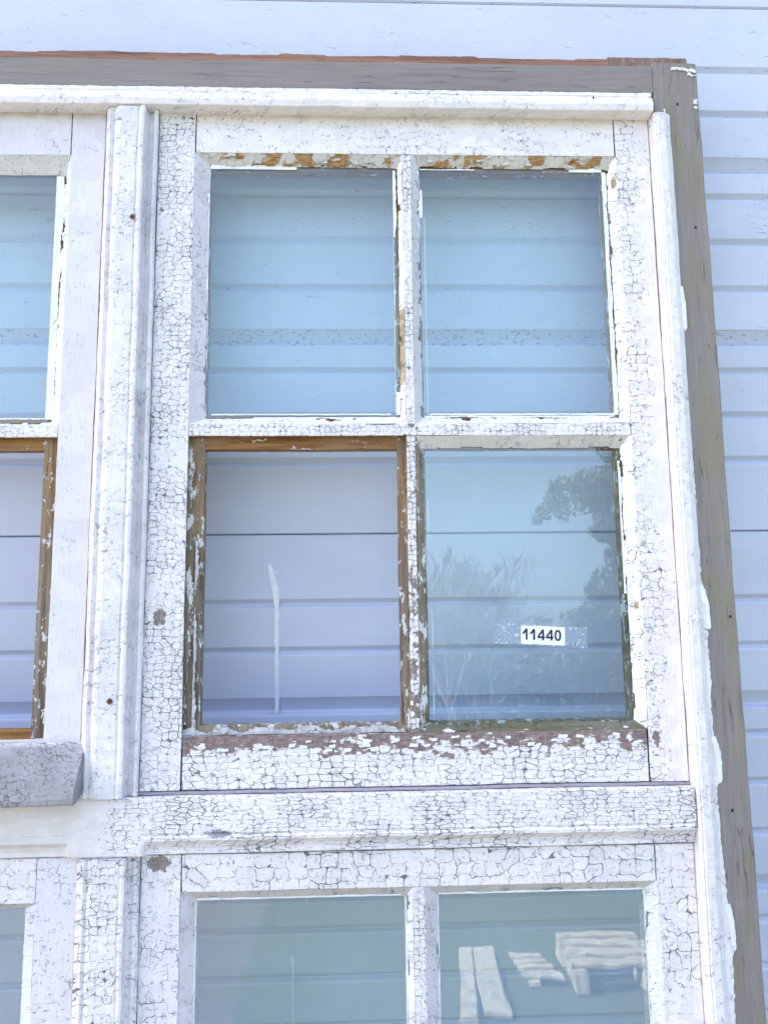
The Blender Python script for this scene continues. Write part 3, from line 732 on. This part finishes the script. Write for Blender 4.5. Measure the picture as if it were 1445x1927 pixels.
# --- lower right sash
l_top, l_rt = TB - .003, Vv(700, 1671)
S3 = mk_sash('lower right sash under the transom with two greenish panes in view')
lu_a, lu_b, lu_c, lu_d, lu_e, lu_f = dm(262.5, 0), dm(338, 0), .0975, .1205, .5390, uR0 - .0015
lgl, lgr, lgl2, lgr2, lgt = -.2860, .0840, .1440, .5160, -.4920
sash_member('stile', lu_a, lu_b, 'z', BOT + .068, l_top, M['lower_stile'], S3, tr=lgl - lu_b, seed=21.)
sash_member('stile', lu_e, lu_f, 'z', BOT + .068, l_top, M['lower_stile'], S3, tl=lu_e - lgr2, seed=22.)
sash_member('top_rail', l_rt, l_top, 'x', lu_b + .0022, lu_e - .0024, M['lower_rail'], S3, tl=l_rt - lgt, e=.0006, seed=23.)
sash_member('bottom_rail', BOT + .068, BOT + .16, 'x', lu_b + .0012, lu_e - .0012, M['rail_top'], S3, tr=.02, e=.0006, seed=24.)
sash_member('glazing_bar', -.99, -.967, 'x', lu_b + .0012, lu_e - .0012, M['muntin_h'], S3, tl=.02, tr=.02, e=.0009, seed=25., face=.0005)
LB = -.945
sash_member('glazing_bar', lu_c, lu_d, 'z', -.9665, l_rt - .0006, M['muntin_v'], S3, tl=lu_c - lgr, tr=lgl2 - lu_d, e=.0013, seed=26., face=.001)
sash_member('glazing_bar', lu_c, lu_d, 'z', BOT + .161, -.9905, M['muntin_v'], S3, tl=lu_c - lgr, tr=lgl2 - lu_d, e=.0013, seed=27., face=.001)
for (a, b, ga, gb_) in ((lu_b, lu_c, lgl, lgr), (lu_d, lu_e, lgl2, lgr2)):
    pane(S3, ga - ov, gb_ + ov, LB - ov, lgt + ov, M['glass_low'])
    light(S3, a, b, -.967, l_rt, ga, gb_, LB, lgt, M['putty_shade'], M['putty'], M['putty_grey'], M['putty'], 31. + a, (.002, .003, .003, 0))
    smears(S3, ga, gb_, LB, lgt, [('l', 0, 1, .0022, .002, 0, 41. + a), ('r', 0, 1, .003, .003, 0, 42. + a), ('t', 0, 1, .0035, .0018, 0, 43. + a)])
    pane(S3, ga - ov, gb_ + ov, -1.33, -1.005, M['glass_low'])
    light(S3, a, b, BOT + .16, -.99, ga, gb_, BOT + .185, -1.01, M['putty'], M['putty'], M['putty_grey'], M['putty'], 41. + a)

# --- lower left sash
S4 = mk_sash('lower left sash under the transom, one greenish pane at the picture edge')
q_f, q_e = dm(141, 0), dm(62, 0)
q_e = U(66, 1720); q_t = TB - .003; q_r = Vv(30, 1702)
sash_member('stile', q_e, q_f, 'z', BOT + .068, q_t, M['stile_low_far'], S4, tl=.014, seed=31.)
sash_member('stile', -1.535, -1.46, 'z', BOT + .068, q_t, M['lower_stile'], S4, tr=.020, seed=32.)
sash_member('top_rail', q_r, q_t, 'x', -1.4588, q_e - .0012, M['lower_rail'], S4, tl=.010, e=.0006, seed=33.)
sash_member('bottom_rail', BOT + .068, BOT + .16, 'x', -1.4588, q_e - .0012, M['rail_top'], S4, tr=.02, e=.0006, seed=34.)
sash_member('glazing_bar', -.99, -.967, 'x', -1.4588, q_e - .0012, M['muntin_h'], S4, tl=.02, tr=.02, e=.0009, seed=35., face=.0005)
qg = U(49, 1720, GY)
pane(S4, -1.44 - ov, qg + ov, LB - ov, q_r - .010 + ov, M['glass_low'])
pane(S4, -1.44 - ov, qg + ov, -1.33, -1.005, M['glass_low'])
smears(S4, -1.44, qg, LB, q_r - .010, [('r', 0, 1, .003, .004, 0, 51.), ('t', 0, 1, .004, .002, 0, 52.)])
light(S4, -1.46, q_e, -.967, q_r, -1.44, qg, LB, q_r - .010, M['putty'], M['putty'], M['putty_grey'], M['putty'], 51.)
light(S4, -1.46, q_e, BOT + .16, -.99, -1.44, qg, BOT + .185, -1.01, M['putty'], M['putty'], M['putty_grey'], M['putty'], 55.)

for (x0, y0_, x1, y1_, sd) in ((1262, 126, 1284, 132, 1.), (1286, 129, 1308, 136, 2.), (1292, 138, 1307, 144, 3.), (1303, 186, 1311, 196, 4.), (1305, 200, 1312, 205, 5.)):
    a = on_window(x0, y0_, FACE - .0018); b = on_window(x1, y1_, FACE - .0018)
    plate('paint_scuff', [(a[0], a[1]), (b[0], a[1] - .002), (b[0], b[1]), (a[0], b[1] + .002)], FACE - .0003, .0022, M['film'], win, amp=.0028, step=.0015, freq=170, seed=sd)
# ------------------------------------------------------------------ screws and nails
def screw(x, y, Y, rad, mat='rust'):
    u, v = on_window(x, y, Y)
    bm = bmesh.new()
    rings = [(rad * 1.9, -.0006), (rad * 1.55, -.0010), (rad * 1.15, .0004 - .0009), (rad, -.0002)]
    prev = None; N = 14
    for k, (rr, yy) in enumerate(rings):
        cur = [bm.verts.new((u + rr * (1 + .14 * math.sin(i * 2.1 + x)) * math.cos(i * math.tau / N), Y + yy, v + rr * (1 + .14 * math.cos(i * 1.7 + y)) * math.sin(i * math.tau / N))) for i in range(N)]
        if prev:
            for i in range(N): bm.faces.new((prev[i], prev[(i + 1) % N], cur[(i + 1) % N], cur[i]))
        prev = cur
    bm.faces.new(prev)
    me = bpy.data.meshes.new('screw'); bm.to_mesh(me); bm.free()
    o = link('screw', me, M['rust'], win)
    bm = bmesh.new(); bmesh.ops.create_cone(bm, cap_ends=True, segments=12, radius1=rad * .55, radius2=rad * .5, depth=.0012)
    for vv in bm.verts: vv.co = Vector((u + vv.co.x, Y - .0006 + vv.co.z * .5, v + vv.co.y))
    me = bpy.data.meshes.new('screw_recess'); bm.to_mesh(me); bm.free()
    link('screw_recess', me, M['dark'], o)
screw(250, 408, -.0285, .0028); screw(207, 1320, -.0285, .0028)
for x, y, Y in ((1116, 184, BF - .003), (745, 177, FACE - .001), (1274, 196, FACE - .0008), (1308, 428, FACE - .0008), (1377, 1525, FACE - .0008), (1373, 1160, FACE - .0008)):
    u, v = on_window(x, y, Y)
    bm = bmesh.new(); bmesh.ops.create_cone(bm, cap_ends=True, segments=10, radius1=.0022, radius2=.0016, depth=.0014)
    for vv in bm.verts: vv.co = Vector((u + vv.co.x, Y + vv.co.z, v + vv.co.y * 1.3))
    me = bpy.data.meshes.new('nail_head'); bm.to_mesh(me); bm.free()
    link('nail_head', me, M['dark'], win)

# ------------------------------------------------------------------ paint drips on the wall
def drip(pts, wd, name='paint_drip'):
    L, Rr = [], []
    for (x, y), w_ in zip(pts, wd):
        X, Z = on_wall(x, y); L.append((X - w_ / 2, Z)); Rr.append((X + w_ / 2, Z))
    o = plate(name, L + Rr[::-1], -.0002, .0007, M['drip'], shed, amp=.0006, step=.006)
drip([(507, 1062), (513, 1085), (519, 1110), (521, 1150), (521, 1200), (521, 1260), (522, 1310), (521, 1338), (519, 1342)], [.006, .012, .014, .009, .009, .009, .009, .007, .004])
drip([(511, 1078), (519, 1078), (523, 1075)], [.004, .010, .002])
drip([(549, 1797), (551, 1812), (552, 1850), (552, 1927), (553, 2000)], [.011, .006, .003, .003, .003])
drip([(577, 1678), (577, 1695), (577, 1704)], [.002, .002, .001])

# ------------------------------------------------------------------ lot number label taped to the glass
uT0, vT0 = on_window(930.8, 1170.2, GY)
tag = empty('number_label', (0, 0, 0), 'small white paper label reading 11440 under clear tape on the lower right pane', 'label')
tag.location = ROOT + LM @ Vector((uT0, GY, vT0)); tag.rotation_euler = (-LEAN, 0, 0)
def quad(name, px, Y, th, mat, parent):
    vs = []
    for x, y in px:
        u, v = on_window(x, y, Y); vs.append((u - uT0, Y - GY, v - vT0))
    vs += [(a, b + th, c) for a, b, c in vs]
    n = len(px)
    fs = [tuple(range(n)), tuple(range(2 * n - 1, n - 1, -1))] + [(i, (i + 1) % n, (i + 1) % n + n, i + n) for i in range(n)]
    me = bpy.data.meshes.new(name); me.from_pydata(vs, [], fs)
    return link(name, me, mat, parent)
paper = flat('white_label_paper', (.88, .88, .88), .6)
ink = flat('navy_ink', (.012, .012, .07), .5)
g = NT('clear_tape'); P = g.obj(); t = g.t; g.t.nodes.remove(g.bs)
tr = g.n('ShaderNodeBsdfTransparent'); df = g.n('ShaderNodeBsdfDiffuse'); gls = g.n('ShaderNodeBsdfGlossy')
tr.inputs[0].default_value = (.90, .92, .95, 1)
bn = g.noise(g.vmath('ADD', P, g.vmath('SCALE', g.noise(P, 180, 2, .5, color=True), scale=.004)), 190, 2, .5)
bub = g.rng(bn, .60, .63)
g.l(g.mix(bub, (.50, .57, .70), (.74, .82, .90)), df.inputs[0])
m0 = g.n('ShaderNodeMixShader'); g.l(g.rng(bub, 0, 1, .26, .58), m0.inputs[0]); g.l(tr.outputs[0], m0.inputs[1]); g.l(df.outputs[0], m0.inputs[2])
gls.inputs['Roughness'].default_value = .25
m1 = g.n('ShaderNodeMixShader'); m1.inputs[0].default_value = .04; g.l(m0.outputs[0], m1.inputs[1]); g.l(gls.outputs[0], m1.inputs[2])
g.l(m1.outputs[0], g.out.inputs[0])
quad('tape', [(930.8, 1170.2), (1103.8, 1181.2), (1103.8, 1220.3), (931.8, 1210.6)], GY - .0008, .0003, g.m, tag)
quad('paper', [(979.8, 1176.7), (1062.6, 1180.4), (1062.8, 1215), (979.8, 1211.3)], GY - .0014, .0004, paper, tag)
def digit(name, polys, x0, y0, w_, h_):
    """polys in a unit box, y down; drawn on the label with its slight slant"""
    bm = bmesh.new()
    for loop in polys:
        vs = []
        for a, b in loop:
            x = x0 + a * w_; y = y0 + b * h_ + .045 * (x - x0)
            u, v = on_window(x, y, GY - .0016)
            vs.append(bm.verts.new((u - uT0, -.0016, v - vT0)))
        bm.faces.new(vs)
    r = bmesh.ops.extrude_face_region(bm, geom=bm.faces[:])
    for v in [q for q in r['geom'] if isinstance(q, bmesh.types.BMVert)]: v.co.y += .00015
    bmesh.ops.recalc_face_normals(bm, faces=bm.faces)
    me = bpy.data.meshes.new(name); bm.to_mesh(me); bm.free()
    link(name, me, ink, tag)
ONE = [[(.58, 0), (1, 0), (1, 1), (.60, 1), (.60, .32), (.30, .46), (0, .53), (0, .34), (.28, .22)]]
FOUR = [[(.55, 0), (.87, 0), (.87, .64), (1, .64), (1, .82), (.87, .82), (.87, 1), (.60, 1), (.60, .82), (0, .82), (0, .64), (.60, .64), (.60, .30), (.27, .64), (.0, .64)]]
FOUR = [[(.60, 0), (.86, 0), (.86, .64), (1, .64), (1, .82), (.86, .82), (.86, 1), (.60, 1), (.60, .82), (0, .82), (0, .64)], ]
FOUR = [[(0, .64), (.60, 0), (.60, .30), (.27, .64)], [(.60, 0), (.86, 0), (.86, 1), (.60, 1)], [(0, .64), (.60, .64), (.60, .82), (0, .82)], [(.86, .64), (1, .64), (1, .82), (.86, .82)]]
ZERO = []
NN = 24
for i in range(NN):
    a0, a1 = i * math.tau / NN, (i + 1) * math.tau / NN
    q = lambda a, rx_, ry_: (.5 + rx_ * math.copysign(abs(math.cos(a)) ** .85, math.cos(a)), .5 + ry_ * math.copysign(abs(math.sin(a)) ** .85, math.sin(a)))
    ZERO.append([q(a0, .5, .5), q(a1, .5, .5), q(a1, .22, .33), q(a0, .22, .33)])
k = 7.225
for nm, pl, xa, xb, yt, yb in (('digit_one', ONE, 455, 522, 308, 458), ('digit_one', ONE, 557, 625, 312, 462), ('digit_four', FOUR, 657, 760, 318, 466), ('digit_four', FOUR, 772, 875, 322, 470), ('digit_zero', ZERO, 888, 978, 326, 478)):
    digit(nm, pl, 920 + xa / k, 1140 + yt / k, (xb - xa) / k, (yb - yt) / k)

# clear bumper dot stuck on the upper right pane
u, v = on_window(928, 669, GY)
bm = bmesh.new(); bmesh.ops.create_uvsphere(bm, u_segments=16, v_segments=8, radius=.0062)
for vv in bm.verts: vv.co = Vector((vv.co.x, min(0, vv.co.y * .35), vv.co.z))
me = bpy.data.meshes.new('air_bubble'); bm.to_mesh(me); bm.free()
o = link('bubble', me, M['glass'], S); o.location = (u, GY - .0003, v)

# ------------------------------------------------------------------ garden behind the camera, seen mirrored in the panes
def leaf_mat(name, c0, c1):
    g = NT(name); n_ = g.noise(g.obj(), 3, 3, .6)
    g.l(g.mix(g.rng(n_, .35, .65), c0, c1), g.bs.inputs['Base Color']); g.bs.inputs['Roughness'].default_value = .6
    return g.m
M['leaf'] = leaf_mat('dark_foliage', (.022, .032, .016), (.045, .06, .03))
M['leaf2'] = leaf_mat('hedge_foliage', (.035, .05, .025), (.07, .09, .05))
M['bark'] = flat('grey_bark', (.16, .13, .11), .9)
def tube(bm, a, b, r0, r1, n=6):
    d = (b - a); q = d.to_track_quat('Z', 'Y')
    A = [bm.verts.new(a + q @ Vector((r0 * math.cos(i * math.tau / n), r0 * math.sin(i * math.tau / n), 0))) for i in range(n)]
    B = [bm.verts.new(b + q @ Vector((r1 * math.cos(i * math.tau / n), r1 * math.sin(i * math.tau / n), 0))) for i in range(n)]
    for i in range(n): bm.faces.new((A[i], A[(i + 1) % n], B[(i + 1) % n], B[i]))
def leaf_cloud(clumps, per, size, seed):
    rnd = random.Random(seed); vs, fs = [], []
    for c, r in clumps:
        for _ in range(per):
            while True:
                p = Vector((rnd.uniform(-1, 1), rnd.uniform(-1, 1), rnd.uniform(-1, 1)))
                if p.length < 1: break
            p = c + p * r
            e = Euler((rnd.uniform(0, 6.3), rnd.uniform(0, 6.3), rnd.uniform(0, 6.3))).to_matrix()
            s = size * rnd.uniform(.6, 1.3); k = len(vs)
            for q in ((-1, 0, 0), (0, -.45, .05), (1, 0, 0), (0, .45, .05)): vs.append(tuple(p + e @ (Vector(q) * s)))
            fs.append((k, k + 1, k + 2, k + 3))
    me = bpy.data.meshes.new('crown'); me.from_pydata(vs, [], fs); return me
# big evergreen
tree = empty('evergreen_tree', (4.75, -11, 0), 'dark leafy tree mirrored in the right side of the lower right pane', 'tree')
rnd = random.Random(4); bm = bmesh.new()
tube(bm, Vector((0, 0, 0)), Vector((.1, 0, 2.6)), .20, .13, 9); tube(bm, Vector((.1, 0, 2.6)), Vector((0, .1, 4.8)), .13, .03, 8)
cl = []
for i in range(95):
    h = .6 + 4.45 * i / 95 + rnd.uniform(-.1, .1); ang = rnd.uniform(0, math.tau)
    reach = 1.55 + .35 * math.sin(h * 2.9 + .6) - .25 * (h > 4.4)
    if 2.9 < h < 3.8 and math.cos(ang) < .2: reach *= .45
    rr = reach * rnd.uniform(.55, 1.12)
    o_ = Vector((.05, .05, h)); tip = Vector((rr * math.cos(ang), rr * math.sin(ang), h + rnd.uniform(-.35, .35)))
    tube(bm, o_, tip, .035, .008, 4)
    for k in range(9):
        f = (k + 1.2) / 9.2
        c_ = o_.lerp(tip, f) + Vector((rnd.uniform(-.16, .16), rnd.uniform(-.16, .16), rnd.uniform(-.22, .10)))
        cl.append((c_, rnd.uniform(.13, .22) + .20 * (1 - f)))
me = bpy.data.meshes.new('trunk'); bm.to_mesh(me); bm.free(); link('trunk', me, M['bark'], tree)
link('crown', leaf_cloud(cl, 84, .060, 5), M['leaf'], tree)
# bare winter trees
def bare(loc, H, seed, label):
    t_ = empty('bare_tree', loc, label, 'tree')
    rnd = random.Random(seed); bm = bmesh.new()
    def grow(p, d, L, r, lev):
        q = p + d * L
        tube(bm, p, q, max(r, .008), max(r * .7, .007), 5 if lev < 3 else 3)
        if lev >= 6: return
        for i in range(3 if lev < 3 else 2 + (rnd.random() < .45)):
            nd = (d + Vector((rnd.uniform(-1, 1), rnd.uniform(-1, 1), rnd.uniform(-.25, .7))) * .55).normalized()
            grow(q, nd, L * rnd.uniform(.62, .85), r * .62, lev + 1)
    for i in range(3):
        grow(Vector((rnd.uniform(-.3, .3), rnd.uniform(-.3, .3), 0)), Vector((rnd.uniform(-.35, .35), rnd.uniform(-.3, .3), 1)).normalized(), H * .22, .05, 0)
    me = bpy.data.meshes.new('branches'); bm.to_mesh(me); bm.free(); link('branches', me, M['bark'], t_)
bare((1.9, -13.5, 0), 5.0, 3, 'bare twiggy tree mirrored in the middle of the lower right pane')
bare((3.1, -15.5, 0), 4.4, 8, 'smaller bare tree mirrored just left of the number label')
# hedge across the far side
hd = random.Random(9); cl = []
for i in range(150):
    x = -16 + i * .26 + hd.uniform(-.2, .2)
    for zz in (.6, 1.5, 2.3):
        cl.append((Vector((x, hd.uniform(-.4, .4), zz + hd.uniform(-.3, .4) + .3 * math.sin(x * .7))), hd.uniform(.5, .8)))
hedge = link('hedge', leaf_cloud(cl, 80, .12, 11), M['leaf2']); hedge.location = (0, -20, 0)
hedge['label'] = 'tall hedge across the garden, dim in the lower panes'; hedge['category'] = 'hedge'

# invented pallet, lid and boards, added for bright patches mirrored in the lower pane
pale = wood_mat('pale_planed_wood', (.46, .43, .34), (.70, .67, .56), (.30, .29, .22), 'v', 40, .001, .7, stain=.8)
pal = empty('added_pallet', (1.2, -2.88, 0), 'invented pale slatted pallet, added to mirror as bright stripes in the lower right pane', 'pallet')
pal.rotation_euler = (0, 0, R(4))
for i in range(4):
    box('slat', (-.20, -.25 + i * .135, .11), (.22, -.25 + i * .135 + .085, .13), pale, pal, .004)
for x in (-.19, .12):
    box('bearer', (x, -.26, .01), (x + .06, .27, .109), pale, pal, .004)
lid = empty('added_crate_lid', (.84, -2.90, 0), 'invented small slatted crate lid, added to mirror as a bright patch between board and pallet', 'lid')
lid.rotation_euler = (0, 0, R(6))
for i in range(4):
    box('slat', (-.085 + .01 * i, -.22 + i * .10, .03), (.075 + .02 * i, -.22 + i * .10 + .065, .045), pale, lid, .003)
box('batten', (-.03, -.23, .005), (.03, .17, .029), pale, lid, .003)
bd = box('added_pale_board', (-.11, -.55, .005), (-.025, .42, .035), pale, None, .006)
b2 = box('added_pale_board', (-.012, -.55, .004), (.10, .33, .030), pale, None, .006); b2.location = (.575, -2.72, 0); b2.rotation_euler = (0, 0, R(5))
b2['label'] = 'right-hand, shorter of two invented pale boards, added to mirror as a bright patch in the lower pane'; b2['category'] = 'board'; b2['group'] = 'boards on the grass'; bd['group'] = 'boards on the grass'
bd.location = (.575, -2.72, 0); bd.rotation_euler = (0, 0, R(7))
bd['label'] = 'left-hand, longer of two invented pale boards, added to mirror as a bright patch in the lower pane'; bd['category'] = 'board'
